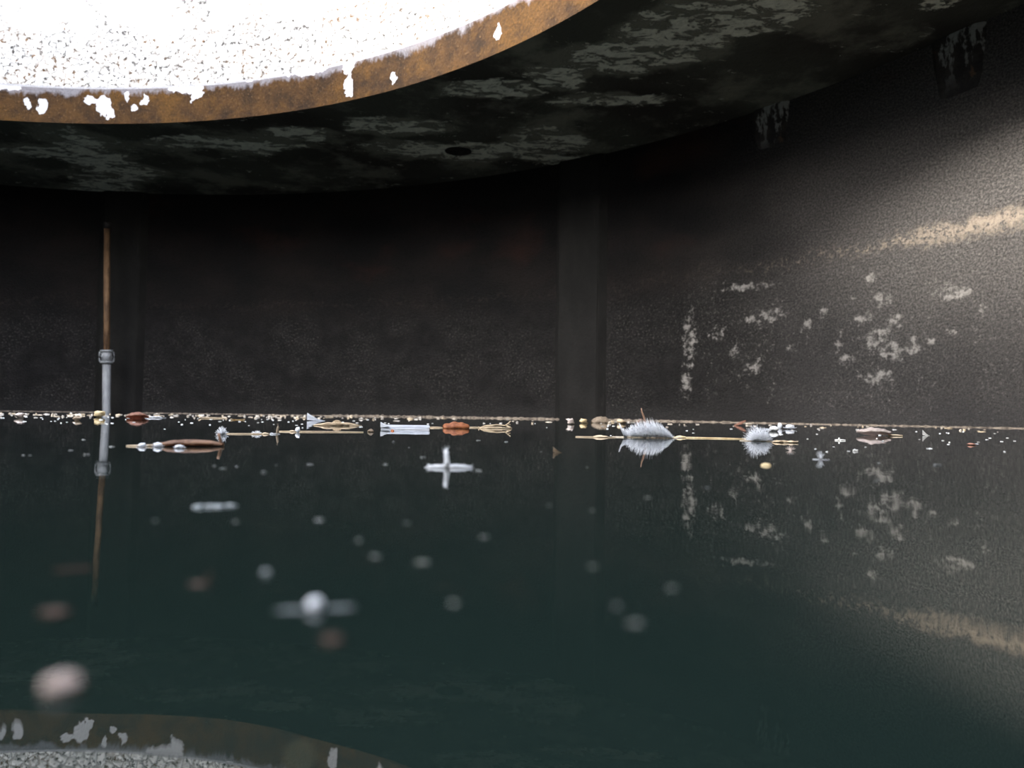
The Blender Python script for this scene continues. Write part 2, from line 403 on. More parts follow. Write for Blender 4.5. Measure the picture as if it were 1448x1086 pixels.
def leaf(bm, L, W, curl, bend, seed=0, point=.8, nu=22, nv=10, th=None, jag=.06, tip=.0):
    """leaf blade along x: width W, edges curled up by angle curl (negative: down, so it makes a dome), ends bent by height bend"""
    th = th or L * .012; g = []
    for i in range(nu + 1):
        f = i / nu; x = (f - .5) * L
        hw = W / 2 * max(.02, math.sin(PI * (f * .96 + .02))) ** point
        hw *= 1 + jag * 2 * noise.noise((f * 9 + seed, seed * 2.1, 0)); row = []
        for j in range(nv + 1):
            q = 2 * j / nv - 1; ang = abs(curl) * q
            if abs(curl) > 1e-3:
                rr = hw / abs(curl); y = rr * math.sin(ang); z = rr * (1 - math.cos(ang)) * (1 if curl > 0 else -1)
            else: y = hw * q; z = 0
            z += bend * ((2 * f - 1) ** 2) + tip * max(0, f - .6) / .4
            z += W * .06 * noise.noise((f * 6 + seed, q * 2.5, seed)) + W * .02 * math.cos(q * 3 * PI) + (W * .03 if abs(q) < .15 else 0)
            y += W * .05 * noise.noise((f * 4, q * 2, seed + 5.5))
            row.append(bm.verts.new((x, y, z)))
        g.append(row)
    fs = [bm.faces.new((g[i][j], g[i + 1][j], g[i + 1][j + 1], g[i][j + 1])) for i in range(nu) for j in range(nv)]
    bmesh.ops.solidify(bm, geom=fs, thickness=th)
    return g

def lift(bm, z):
    """set the lowest point to z"""
    lo = min(v.co.z for v in bm.verts)
    for v in bm.verts: v.co.z += z - lo

# ------------------------------------------------------------------ setting
def struct(o, label=None, cat=None):
    o['kind'] = 'structure'
    if label: o['label'] = label; o['category'] = cat
    return o

bm = bmesh.new(); ring(bm, R, R + .3, -.6, H + .02)
for f in bm.faces:          # heights of the wall are measured from the water
    L = bm.loops.layers.uv.verify()
    for lp in f.loops: lp[L].uv.y -= .6
struct(link('wall_round', bm, M['wall'], smooth=False), 'dark curved tank wall rising from the water below the roof slab', 'wall')

bm = bmesh.new(); ring(bm, RI, R + .3, H, H + SLAB)
slab = link('ceiling', bm, M['slab'], smooth=False)
# the drain hole through the slab
hp = plane_hit(648, 214, H); hw = (plane_hit(667, 214, H) - plane_hit(629, 214, H)).length / 2
bm = bmesh.new(); bmesh.ops.create_cone(bm, cap_ends=True, segments=40, radius1=hw, radius2=hw, depth=.36)
cut = link('cutter', bm, M['cap'], loc=(hp.x, hp.y, H + .03))  # near-black material paints the shade inside the hole
md = slab.modifiers.new('hole', 'BOOLEAN'); md.operation = 'DIFFERENCE'; md.object = cut; md.solver = 'EXACT'; md.material_mode = 'TRANSFER'
dg = bpy.context.evaluated_depsgraph_get()
me = bpy.data.meshes.new_from_object(slab.evaluated_get(dg)); slab.modifiers.clear(); slab.data = me
bpy.data.objects.remove(cut)
struct(slab, 'roof slab with a round opening, brown-stained edge and flaking underside', 'ceiling')

bm = bmesh.new(); ring(bm, RI + .012, RI + .26, H + SLAB, H + SLAB + NECK)
struct(link('wall_upper', bm, M['neck'], smooth=False), 'sunlit pitted pale concrete collar above the roof opening', 'wall')

bm = bmesh.new(); bmesh.ops.create_circle(bm, cap_ends=True, segments=256, radius=R + .05)
struct(link('water', bm, M['water'], loc=(CX, CY, 0)), 'still dark green water filling the tank', 'water')

# scum line dried on and against the wall foot
bm = bmesh.new(); rows = []; seg = 900
t0, t1 = azim(cyl_hit(-200, 580, R)), azim(cyl_hit(1448, 580, R)) + .6
ts = azim(cyl_hit(470, 580, R)); tm = azim(cyl_hit(850, 580, R))
for k in range(seg + 1):
    th = t0 + (t1 - t0) * k / seg; s_, c_ = math.sin(th), math.cos(th)
    na = noise.noise((th * 30, 0, 0)); nb = noise.noise((th * 95, 3, 0)); nc = noise.noise((th * 260, 5, 2))
    amp = .45 if th < ts else (1 - .55 * min(1, max(0, (th - tm) / .25)))
    w_ = max(.008, .045 + .03 * na + .015 * nb) * amp; z_ = max(.002, .010 + .007 * nb + .009 * nc + .008 * noise.noise((th * 600, 1, 4))) * amp
    prof = [(R - .001, z_ * .9), (R - w_ * .3, z_), (R - w_ * .7, z_ * .75), (R - w_, .0005), (R - w_, -.01), (R - .001, -.01)]
    rows.append([bm.verts.new((CX + r * s_, CY + r * c_, z)) for r, z in prof])
for k in range(seg):
    for j in range(6):
        bm.faces.new((rows[k][j], rows[k + 1][j], rows[k + 1][(j + 1) % 6], rows[k][(j + 1) % 6]))
bm.faces.new(rows[0]); bm.faces.new(rows[-1][::-1])
bmesh.ops.recalc_face_normals(bm, faces=bm.faces)
tag(link('scum', bm, M['scum']), 'thin beige line of scum lying along the foot of the wall', 'scum', kind='stuff')

def radial_block(name, px0, px1, pyr, zlo, zhi, proj, mat, label, cat, chamfer=.005, short=False):
    th0, th1 = azim(cyl_hit(px0, pyr, R - proj)), azim(cyl_hit(px1, pyr, R - proj))
    th = (th0 + th1) / 2; w = abs(th1 - th0) * (R - proj) / 2
    bm = bmesh.new(); box(bm, -w, w, -proj, .06, zlo - zhi, 0)
    for v in bm.verts:                      # splayed sides, and a foot that dies into the wall on the short ones
        if v.co.y > 0: v.co.x *= 1 + .13 / w
        elif short and v.co.z < -.1: v.co.y = .012
    bmesh.ops.bevel(bm, geom=[e for e in bm.edges if abs((e.verts[0].co - e.verts[1].co).z) > .1 or True], offset=chamfer, segments=2, affect='EDGES')
    bmesh.ops.subdivide_edges(bm, edges=[e for e in bm.edges if e.calc_length() > .3], cuts=10)
    for v in bm.verts:
        if v.co.y < 0: v.co += Vector((noise.noise(v.co * 7), noise.noise(v.co * 7 + Vector((9, 0, 0))), 0)) * .006
    o = link(name, bm, mat, smooth=False, loc=(CX + R * math.sin(th), CY + R * math.cos(th), zhi))
    o.rotation_euler = (0, 0, -th)
    return struct(o, label, cat)
radial_block('pillar', 143, 194, 450, -.5, H, .045, M['pillar'], 'square grey concrete pillar behind the rusty steel post', 'pillar')
radial_block('pillar', 790, 845, 420, -.5, H, .045, M['pillar'], 'square grey concrete pillar at the middle of the far wall, nothing in front', 'pillar')
radial_block('pillar', 1067, 1104, 180, H - .34, H, .03, M['corbel'], 'short dark corbel block high on the wall right of the bare pillar', 'corbel', short=True).name = 'corbel'
radial_block('pillar', 1322, 1378, 40, H - .42, H, .03, M['corbel'], 'short corbel block with pale peeling patches at the top right corner', 'corbel', short=True).name = 'corbel'

# ------------------------------------------------------------------ the steel prop
PD = R - .24
def on_post(py):
    q = cyl_hit(151, py, PD); return q
foot = cyl_hit(150.5, 582.5, PD); foot.z = 0
su = (foot - CAM).dot(FWD) / F
post = bpy.data.objects.new('steel_post', None); COL.objects.link(post); post.location = foot
tag(post, 'thin upright telescopic steel post, rusty above and grey below its collar', 'post')
zt = on_post(319).z; zc = on_post(503).z; lean = -.027
rl, ru = 5.4 * su, 4.2 * su
bm = bmesh.new(); tube(bm, [(0, 0, -.5), (0, 0, 0), (0, 0, zc)], rl, 20); post.rotation_euler = (0, math.atan(lean), -math.atan2(foot.x, foot.y) )
o = link('outer_tube', bm, M['galv'], post); o['label'] = 'grey galvanised lower tube'
bm = bmesh.new(); tube(bm, [(0, 0, zc - .1), (0, 0, zc + .3), (0, 0, zt - .03)], ru, 20)
o = link('inner_tube', bm, M['rust'], post); o['label'] = 'rust-streaked upper tube'
bm = bmesh.new(); tube(bm, [(0, 0, zt - .03), (0, 0, zt), (0, 0, zt + .02)], ru * 1.25, 16)
o = link('top_cap', bm, M['cap'], post); o['label'] = 'blackened top end'
bm = bmesh.new()
for (z0, z1, rr) in ((-.062, -.048, 1.5), (-.048, .030, 1.25), (.030, .046, 1.5)):
    tube(bm, [(0, 0, zc + z0), (0, 0, zc + z1)], rl * rr, 20)
for k in range(4):
    a = k * PI / 2 + .5; tube(bm, [(math.cos(a) * rl * 1.2, math.sin(a) * rl * 1.2, zc - .01), (math.cos(a) * rl * 1.42, math.sin(a) * rl * 1.42, zc - .01)], rl * .3, 8)
col_ = link('collar', bm, M['galv'], post)
for s in (-1, 1):
    bm = bmesh.new()
    tube(bm, [(s * rl * 1.3, 0, zc + .025), (s * rl * 1.6, 0, zc + .030), (s * rl * 1.75, 0, zc + .005), (s * rl * 1.75, 0, zc - .025), (s * rl * 1.6, 0, zc - .050), (s * rl * 1.3, 0, zc - .045)], rl * .18, 8)
    link('handle_loop', bm, M['galv'], col_)

# ------------------------------------------------------------------ feathers
rnd = random.Random(11)
def lerp_prof(prof, x):
    for (x0, h0), (x1, h1) in zip(prof, prof[1:]):
        if x0 <= x <= x1: return h0 + (h1 - h0) * (x - x0) / (x1 - x0)
    return 0
# the large feather: rachis along the water, vane curling up like a boat
t, s = thing('white_feather', 'large white feather afloat, barbs curled up, brown stem rising behind it', 'feather', 912, 619)
prof = [(-37, 23), (-33, 14), (-27, 12), (-21, 18), (-12, 22), (-4, 23), (4, 25), (12, 24), (20, 21), (27, 15), (33, 10), (39, 3)]
bm = bmesh.new()
for k in range(760):
    x = rnd.uniform(-37, 38.5); hh = lerp_prof(prof, x) * (1 - .5 * rnd.random() ** 2)
    if x < -31: hh = lerp_prof(prof, x) * rnd.uniform(.85, 1.0)
    ph = rnd.gauss(0, .45)                      # fan of the barbs about the rachis
    root = Vector((min(37, x + 7 + rnd.uniform(-4, 4)) if x > -30 else -29 + (x + 37) * .6, ph * 1.5, .4))
    if x > 36: root.x = x
    tipv = Vector((x + (rnd.gauss(0, 1.6) if x > -30 else 0), math.sin(ph) * hh * 1.1, max(.5, hh * math.cos(ph * .6))))
    barb(bm, root * s, tipv * s, rnd.uniform(.20, .36) * s, rnd.uniform(-.04, .14))
for k in range(70):                             # loose fringe
    x = rnd.uniform(-12, 26); hh = lerp_prof(prof, x) * rnd.uniform(1.0, 1.22); ph = rnd.gauss(0, .4)
    barb(bm, Vector((x + 2, 0, hh * .4)) * s, Vector((x + rnd.uniform(-4, 2), math.sin(ph) * hh, hh)) * s, .16 * s, .05)
link('vane', bm, M['feather'], t)
bm = bmesh.new(); tube(bm, [(-46 * s, 0, .3 * s), (-20 * s, -.5 * s, .7 * s), (10 * s, -.5 * s, .8 * s), (40 * s, 0, .5 * s), (52 * s, .5 * s, .3 * s)], .75 * s, 8, .9 * s)
o = link('quill', bm, M['quill'], t); o['label'] = 'thin tan quill'

def b_(bm, s):
    tube(bm, [(6 * s, 0, -1 * s), (4 * s, 0, 10 * s), (1.5 * s, 1 * s, 21 * s), (-.8 * s, 1 * s, 30 * s), (-3.2 * s, 1 * s, 36 * s), (-4.0 * s, 1 * s, 41 * s)], 1.9 * s, 8, .7 * s, 1.15)
floater('brown_stem', 'curved reddish brown stem standing up out of the large white feather', 'stem', 910.5, 618, b_, M['twig'])
def b_(bm, s): leaf(bm, 13 * s, 8 * s, -.9, -1 * s, 4); bmesh.ops.rotate(bm, verts=bm.verts, matrix=Matrix.Rotation(-.9, 3, 'Y')); lift(bm, -.5 * s)
floater('leaf_scrap', 'small pointed brown leaf scrap behind the left half of the large feather', 'leaf', 902, 602, b_, M['redbrown'])

# the round tuft of down
t, s = thing('down_feather', 'round fluffy tuft of white down right of the large feather', 'feather', 1073, 624)
bm = bmesh.new()
for k in range(420):
    a = rnd.uniform(.06, PI - .06); e = rnd.gauss(0, .45); L = rnd.uniform(.65, 1.0) * (21 + 3.5 * math.sin(a))
    root = Vector((rnd.uniform(-10, 10), rnd.uniform(-3, 3), rnd.uniform(.4, 4)))
    d = Vector((math.cos(a) * math.cos(e), math.sin(e), math.sin(a) * math.cos(e)))
    tv = root * .35 + d * L * (1 if d.x < 0 else .9); tv.z = max(.4, tv.z)
    barb(bm, root * s, tv * s, rnd.uniform(.22, .42) * s, rnd.uniform(-.03, .06))
link('down', bm, M['feather'], t)
bm = bmesh.new(); tube(bm, [(-26 * s, 0, .4 * s), (0, -.4 * s, .7 * s), (20 * s, 0, .5 * s)], .6 * s, 6)
o = link('quill', bm, M['quill'], t); o['label'] = 'thin tan quill'

def tuft(name, label, px, py, w, h, n, wid, seed, mat='feather', spread=1.25, depth=.4, cat='feather', quill=0):
    r2 = random.Random(seed); p, s = at(px, py); bm = bmesh.new()
    for k in range(n):
        a = PI / 2 + spread * (2 * (k + .5) / n - 1) + r2.uniform(-.08, .08); L = r2.uniform(.7, 1)
        q = Vector((math.cos(a) * w * L, r2.uniform(-depth, depth) * h, max(.4, math.sin(a) * h * L)))
        barb(bm, Vector((r2.uniform(-1, 1) * w * .15, 0, .2)) * s, q * s, wid * s * r2.uniform(.8, 1.2), .05)
    if quill: barb(bm, Vector((-quill * .45 * s, 0, .3 * s)), Vector((quill * .55 * s, 0, .5 * s)), wid * s * .8)
    o = link(name, bm, M[mat], loc=p); o.rotation_euler = (0, 0, -math.atan2(p.x, p.y))
    return tag(o, label, cat)
tuft('down_feather', 'tiny open wisp of white down with few barbs, far right on bare water', 1160, 650, 9, 13, 8, .8, 3, spread=.75, quill=22)
tuft('down_feather', 'small spiky bluish white feather touching the upright stalk of the long leaf', 314, 614.5, 10, 13, 26, .8, 5, spread=1.35, quill=18)
tuft('down_feather', 'low white fluff lying on the straw left of the upright twig', 363, 614, 8, 6, 18, .9, 6, spread=1.45, quill=14)
tuft('down_feather', 'small white wisp at the foot of the upright twig', 387, 614, 7, 2.5, 10, .8, 8, spread=1.5, quill=16)

# the white cross: one upright barb and two lying ones
t, s = thing('down_feather', 'white cross-shaped feather scrap on dark water near the middle', 'feather', 633, 661.5)
for nm, pts, rr in (('upright_plume', [(-.5, 0, 0), (-1.2, 0, 8), (-1.8, 0.6, 17), (-3.2, 1, 26)], 4.4), ('side_plume', [(2, 0, .8), (-10, -1, 1.6), (-20, -1, 1.4), (-28, 0, .8)], 3.6), ('side_plume', [(-2, 0, .8), (10, 1, 1.8), (22, 1, 1.2), (34, 0, .6)], 3.8)):
    bm = bmesh.new(); pts = [Vector(p) for p in pts]
    tube(bm, [p * s for p in pts], rr * s, 10, rr * .55 * s)
    for k in range(50):
        i = rnd.randrange(len(pts) - 1); f = rnd.random(); p = pts[i].lerp(pts[i + 1], f); d = (pts[-1] - pts[0]).normalized()
        off = Vector((rnd.gauss(0, 1), rnd.gauss(0, 1), rnd.gauss(0, 1))); off -= d * off.dot(d); off.normalize()
        e = p + off * rr * 1.15 + d * 5; e.z = max(.3, e.z); barb(bm, p * s, e * s, .5 * s, 0, seg=2)
    link(nm, bm, M['feather'], t)

# ------------------------------------------------------------------ leaves, straws, scraps
def leaf_thing(name, label, px, py, L, W, curl, bend, mat, seed, yaw=0.0, roll=0.0, pitch=0.0, dz=-.6, stalk=None, smat='twig', cat='leaf', tip=0, rib=True, **kw):
    t, s = thing(name, label, cat, px, py)
    bm = bmesh.new(); g = leaf(bm, L * s, W * s, curl, bend * s, seed, tip=tip * s, **kw)
    if rib:
        pass
    mt = Matrix.Rotation(yaw, 3, 'Z') @ Matrix.Rotation(pitch, 3, 'Y') @ Matrix.Rotation(roll, 3, 'X')
    bmesh.ops.rotate(bm, verts=bm.verts, matrix=mt); lift(bm, dz * s)
    link('blade', bm, M[mat], t)
    if stalk:
        bm = bmesh.new(); tube(bm, [Vector(p) * s for p in stalk[1]], stalk[0] * s, 8, stalk[0] * .7 * s)
        link('stalk', bm, M[smat], t)
    return t, s
leaf_thing('dead_leaf', 'curled reddish brown leaf by the wall, right of the post foot', 194, 592, 30, 22, -1.25, -5.5, 'redbrown', 2, yaw=.2, roll=-.3, dz=-1)
tuft('white_feather', 'thin flat white feather at the right tip of the curled leaf by the post', 217, 591, 13, 3, 30, .7, 9, spread=1.5, quill=30)
t, s = leaf_thing('dead_leaf', 'long brown rolled leaf with an upright stalk at its right end', 270, 631, 88, 24, -1.2, -4.5, 'brown', 5, yaw=-.05, roll=-.15, dz=-1.2, point=.35, jag=.12, stalk=(2.6, [(40, -2, -2), (39, -2, 7), (37.5, -2, 13), (36, -2, 18)]))
bm = bmesh.new(); leaf(bm, 84 * s, 14 * s, .5, .5 * s, 9, .3); bmesh.ops.translate(bm, verts=bm.verts, vec=(-2 * s, -9 * s, 0)); lift(bm, -.4 * s)
o = link('underside_flap', bm, M['dark'], t); o['label'] = 'dark wet lower flap'
bm = bmesh.new(); tube(bm, [(-82 * s, 0, .3 * s), (-60 * s, 0, .8 * s), (-38 * s, 0, 1.2 * s)], 1.3 * s, 7, 2 * s)
o = link('tip', bm, M['straw'], t); o['label'] = 'thin pale leaf tip'
def petal(w, h, seed=1, thick=.16, lean=0.0):
    def f(bm, s):
        leaf(bm, w * s, w * .5 * s, .5, h * .25 * s, seed, nu=12, nv=6, th=w * .05 * s)
        for v in bm.verts: v.co.z += max(0, (v.co.x / s / w + .5)) * 0
        lump(bm, w * .32 * s, w * .2 * s, h * .42 * s, seed, .3, 2, (lean * s, 0, h * .35 * s)); lift(bm, -.5 * s)
    return f
floater('petal', 'white petal on the pale left tip of the long rolled leaf', 'petal', 201, 632, petal(15, 7, 3), M['petal'])
floater('petal', 'bluish white petal at the left end of the long rolled leaf, touching its blade', 'petal', 223, 632, petal(17, 8, 4), M['petal'])
floater('petal', 'white petal lying against the near side of the long rolled leaf', 'petal', 254, 634, petal(18, 6, 6), M['petal'])
def point_petal(w, h, seed):
    """flat pointed petal standing on edge, one end high, with thickness"""
    def f(bm, s):
        g = []
        for i in range(13):
            q = i / 12; hh = h * (1 - q) ** 1.6 + .8
            g.append([bm.verts.new(((q - .15) * w * s, (math.sin(q * 4) * .10 * w + j * .14 * w * (.3 + q)) * s, hh * s * (1 - j * .85))) for j in (0, .33, .66, 1)])
        fs = [bm.faces.new((g[i][j], g[i + 1][j], g[i + 1][j + 1], g[i][j + 1])) for i in range(12) for j in range(3)]
        bmesh.ops.solidify(bm, geom=fs, thickness=w * .035 * s); lift(bm, -.3 * s)
    return f
floater('petal', 'pointed white petal standing up at the left end of the shredded straw curl', 'petal', 438, 595, point_petal(25, 11, 1), M['petal'])
def straw(pts, r, bulge=None):
    def f(bm, s):
        tube(bm, [Vector(p) * s for p in pts], r * s, 7, r * .8 * s)
        if bulge: lump(bm, bulge[1] * s, bulge[2] * s, bulge[2] * s, 2, .3, 2, (bulge[0] * s, 0, bulge[2] * .3 * s))
    return f
floater('straw', 'long thin straw on the water running right from the small spiky feather', 'straw', 352, 614, straw([(-30, 0, .3), (-10, 1, .5), (12, 0, .5), (28, 1, .3)], 1.1, (22, 5, 1.8)), M['straw'])
floater('straw', 'long thin straw from the upright twig to the small brown curl', 'straw', 455, 611, straw([(-58, 0, .3), (-20, 1, .5), (20, 2, .5), (58, 1, .4)], 1.0, (-40, 5, 1.6)), M['straw'])
floater('twig', 'tiny pale twig standing straight up out of the water', 'twig', 392, 614, straw([(-.5, 0, -2), (0, 0, 5), (.8, 0, 10), (.3, 0, 15)], 1.7), M['tan'])
floater('petal', 'small rounded white petal on the long straw left of the shredded straw curl', 'petal', 421, 611.5, lambda bm, s: (lump(bm, 3.2 * s, 3 * s, 4.2 * s, 3, .3), lift(bm, -.8 * s)), M['petal'])
# shredded curl of straw-like leaf
def b_(bm, s):
    r3 = random.Random(4)
    for k in range(30):
        x0 = r3.uniform(-33, -12); x1 = r3.uniform(6, 34); y = r3.uniform(-10, 10); z = r3.uniform(.2, 4.5)
        tube(bm, [(x0 * s, y * .3 * s, .4 * s), ((x0 * .5 + x1 * .1) * s, y * s, z * s), ((x1 * .5) * s, y * s * .9, z * .9 * s), (x1 * s, y * .2 * s, .5 * s)], .75 * s, 5, .4 * s)
    for k in range(14):
        a = r3.uniform(0, PI); q = r3.uniform(.6, 1)
        tube(bm, [((8 * math.cos(a + d) * q - 1) * s, (5 * math.sin(d)) * s, (abs(math.sin(a + d)) * 8 * q) * s) for d in (0, .5, 1.0, 1.5)], .7 * s, 5, .4 * s)
floater('straw_curl', 'shredded pale straw-coloured leaf curl afloat left of the white strip', 'leaf', 477, 602, b_, M['straw'])
leaf_thing('leaf_scrap', 'small brown ring-shaped leaf curl on the end of the long straw', 524, 611, 15, 13, -1.5, -2.5, 'tan', 8, yaw=1.2, dz=-.5)
# white plastic strip
def b_(bm, s):
    box(bm, -34 * s, 34 * s, -5 * s, 6 * s, -1 * s, 1.6 * s)
    box(bm, -34 * s, 34 * s, 4.5 * s, 6.5 * s, 1.2 * s, 6.5 * s)
    tube(bm, [(-30 * s, -5 * s, 4 * s), (33 * s, -5 * s, 3.4 * s)], .9 * s, 6)
    box(bm, 32 * s, 34.5 * s, -5 * s, 6.5 * s, 2.5 * s, 6 * s)
    v = [bm.verts.new((x * s, y * s, z * s)) for y in (-5.2, 6.7) for x, z in ((-34.5, 2.5), (-22, 2.5), (-24, 6), (-29, 7.2), (-34.5, 10.5))]
    bm.faces.new(v[:5]); bm.faces.new(v[9:4:-1])
    for i in range(5): bm.faces.new((v[i], v[5 + i], v[5 + (i + 1) % 5], v[(i + 1) % 5]))
    bmesh.ops.recalc_face_normals(bm, faces=bm.faces)
    bmesh.ops.bevel(bm, geom=list(bm.edges), offset=.5 * s, segments=2, affect='EDGES')
o = floater('plastic_strip', 'white plastic strip with a raised left end, beside the orange leaf', 'plastic strip', 573, 607.5, b_, M['plastic'])
for p in o.data.polygons: p.use_smooth = False
floater('leaf_scrap', 'tiny orange scrap in front of the white plastic strip', 'leaf', 555, 609.5, lambda bm, s: lump(bm, 2.2 * s, 1.6 * s, 2 * s, 4, .4), M['orange'])
floater('straw', 'short straw bridging the white plastic strip and the orange leaf', 'straw', 617, 605, straw([(-9, 0, .4), (0, .5, .6), (10, 0, .4)], 1.0), M['straw'])
leaf_thing('dead_leaf', 'bright orange-brown curled leaf right of the white plastic strip', 645, 606, 38, 26, -1.15, -5.0, 'orange', 6, yaw=.05, roll=.1, dz=-1, point=.45)
floater('straw', 'short straw between the orange leaf and the forked twig', 'straw', 672, 605, straw([(-9, 0, .4), (0, 1, .6), (9, 0, .4)], .9), M['straw'])
def b_(bm, s):
    T = lambda pts, r: tube(bm, [Vector(p) * s for p in pts], r * s, 6, r * .8 * s)
    T([(-22, 0, .4), (-14, 2, 3.5), (2, 3, 5.2), (16, 1, 4.2), (22, 0, 2.5)], 1.1); T([(-22, 0, .3), (-8, -4, .8), (8, -4, .9), (22, 0, .8)], 1.1)
    T([(14, 1, 4), (18, 1, 7), (22, 1, 11)], 1.0); T([(16, 1, 4), (20, 0, 2), (24, 0, .4)], 1.2); T([(18, 1, 6.5), (22, 1, 6)], .8); T([(-23, 0, 2.5), (-23, 0, -1)], .9)
    T([(-18, 1, 2), (-4, 0, 2.8), (10, -1, 2.2)], .7)
floater('forked_twig', 'pale forked twig with an arched split, right of the orange leaf', 'twig', 700, 606, b_, M['straw'])
floater('leaf_scrap', 'little pointed tan scrap standing alone on open water before the bare pillar', 'leaf', 784, 640, lambda bm, s: (point_petal(12, 8, 2)(bm, s)), M['tan'])
leaf_thing('dead_leaf', 'tan dome-shaped curled leaf near the foot of the bare pillar', 850, 598, 28, 24, -1.25, -5.5, 'tan', 12, yaw=.3, roll=.12, dz=-1.2, point=.45, jag=.14)
floater('straw', 'short straw with a swollen middle left of the large white feather', 'straw', 842, 618.5, straw([(-28, 0, .3), (-10, .5, .5), (10, 0, .5), (28, 0, .3)], .9, (7, 11, 2.3)), M['straw'])
floater('straw', 'long yellowish straw reaching from the large feather to the down tuft', 'straw', 1003, 620, straw([(-50, 0, .3), (-20, 1, .6), (20, 1, .6), (50, 0, .3)], 1.1, (-40, 8, 2.2)), M['yellow'])
leaf_thing('leaf_scrap', 'small pointed reddish leaf by the wall above the straw, left of the down tuft', 1046, 602, 18, 13, -1.0, -1, 'redbrown', 15, pitch=-.45, dz=-1)
floater('petal', 'flat white petal just behind the down tuft', 'petal', 1083, 607.5, lambda bm, s: (leaf(bm, 27 * s, 12 * s, .3, .6 * s, 3, .4, th=.8 * s), lift(bm, 0)), M['petal'])
floater('petal', 'rounded cream petal right behind the down tuft', 'petal', 1095, 610, lambda bm, s: (lump(bm, 6 * s, 5 * s, 4 * s, 6, .3), lift(bm, -1 * s)), M['speck'])
floater('petal', 'small white upright petal by the wall, right of the down tuft', 'petal', 1103, 606, lambda bm, s: (lump(bm, 3 * s, 3 * s, 4.5 * s, 7, .3), lift(bm, -1 * s)), M['petal'])
floater('petal', 'broken white and pink petal by the wall, right of the small upright petal', 'petal', 1117, 607, petal(19, 8, 8), M['petal'])
def b_(bm, s):
    r3 = random.Random(9)
    for k in range(22):
        x = r3.uniform(-18, 10); y = r3.uniform(-4, 4); L = r3.uniform(6, 14)
        tube(bm, [(x * s, y * s, r3.uniform(.2, 1.6) * s), ((x + L * .5) * s, (y + r3.uniform(-1, 1)) * s, r3.uniform(1, 3) * s), ((x + L) * s, (y + r3.uniform(-2, 2)) * s, r3.uniform(.3, 2) * s)], .8 * s, 5)
    for k in range(7): lump(bm, 2 * s, 2 * s, 1.6 * s, k, .4, 1, (r3.uniform(-10, 18) * s, r3.uniform(-3, 3) * s, 1.2 * s))
floater('straw_clump', 'clump of short brown straw bits touching the right side of the down tuft', 'straw', 1110, 626, b_, M['straw'])
def floret(bm, s):
    for k in range(6):
        a = -1.2 + k * .48; barb(bm, (0, 0, .4 * s), (math.sin(a) * 7 * s, rnd.uniform(-3, 3) * s, (math.cos(a) * 6 + .6) * s), 1.1 * s)
    lump(bm, 2 * s, 2 * s, 1.6 * s, 3)
floater('floret', 'tiny pinkish white floret in front of the straw clump', 'flower', 1118, 637, floret, M['pale'])
floater('seed', 'smooth oval yellowish seed afloat below the down tuft', 'seed', 1083, 658.5, lambda bm, s: lump(bm, 6.8 * s, 4 * s, 3.6 * s, 1, .08, 3), M['yellow'])
def b_(bm, s):
    tube(bm, [(-7 * s, 0, .5 * s), (0, 0, 1 * s), (7 * s, 0, .5 * s)], 1.1 * s, 6); tube(bm, [(-1 * s, 0, 0), (-1.5 * s, 0, 4 * s)], 1.2 * s, 6); lump(bm, 2 * s, 2 * s, 1.5 * s, 2, .3, 1)
floater('petal_scrap', 'tiny cream cross-shaped scrap above and right of the open wisp of down', 'petal', 1188, 623, b_, M['speck'])
floater('crumb', 'cream angular crumb right of the open wisp of down', 'crumb', 1210, 638, lambda bm, s: lump(bm, 3.6 * s, 3.2 * s, 3.2 * s, 12, .6), M['speck'])
leaf_thing('dead_leaf', 'pale curled dead leaf with a stalk, near the wall on the right', 1236, 616, 46, 28, -1.0, -5.0, 'pale', 21, yaw=-.1, roll=-.2, dz=-.6, point=.9, stalk=(1.2, [(18, 0, 1.5), (28, -1, 1.2), (36, -1, .8)]), smat='straw')
floater('petal', 'small pointed cream petal right of the pale curled leaf', 'petal', 1306, 616, point_petal(9, 8, 5), M['speck'])
floater('leaf_scrap', 'tiny orange and white scrap near the right edge of the picture', 'leaf', 1373, 629.5, lambda bm, s: (lump(bm, 5 * s, 3 * s, 1.8 * s, 5, .4), lift(bm, -.6 * s)), M['redbrown'])
floater('leaf_scrap', 'yellow leaf scrap touching the foot of the steel post', 'leaf', 141, 590, lambda bm, s: (lump(bm, 7 * s, 5 * s, 4.6 * s, 8, .5), lift(bm, -1.5 * s)), M['yellow'])
floater('leaf_scrap', 'pinkish tan leaf scrap left of the post, nearer the left edge', 'leaf', 29, 591, lambda bm, s: (lump(bm, 6 * s, 4 * s, 3.2 * s, 9, .5), lift(bm, -1 * s)), M['pale'])
floater('leaf_scrap', 'tan leaf scrap floating just left of the yellow scrap', 'leaf', 109, 594.5, lambda bm, s: (lump(bm, 5.5 * s, 4 * s, 3 * s, 10, .5), lift(bm, -1 * s)), M['tan'])
floater('leaf_scrap', 'pale flat leaf scrap by the wall between the curled leaf and the spiky feather', 'leaf', 336, 594, lambda bm, s: (leaf(bm, 20 * s, 10 * s, .4, 1.5 * s, 4), lift(bm, -.3 * s)), M['yellow'])
floater('straw', 'thin straw by the wall right of the thin flat feather', 'straw', 300, 591.5, straw([(-18, 0, 3), (-14, 0, .8), (0, 1, .6), (20, 0, .4)], 1.0), M['straw'])
floater('leaf_scrap', 'pale scrap with a pebble-like lump, left of the tan dome leaf', 'leaf', 806, 600, lambda bm, s: (lump(bm, 5 * s, 4 * s, 4 * s, 16, .5), lift(bm, -1 * s)), M['pale'])
floater('leaf_scrap', 'cream scrap just left of the tan dome leaf', 'leaf', 825, 598.5, lambda bm, s: (lump(bm, 6 * s, 4 * s, 3.2 * s, 17, .5), lift(bm, -1 * s)), M['yellow'])
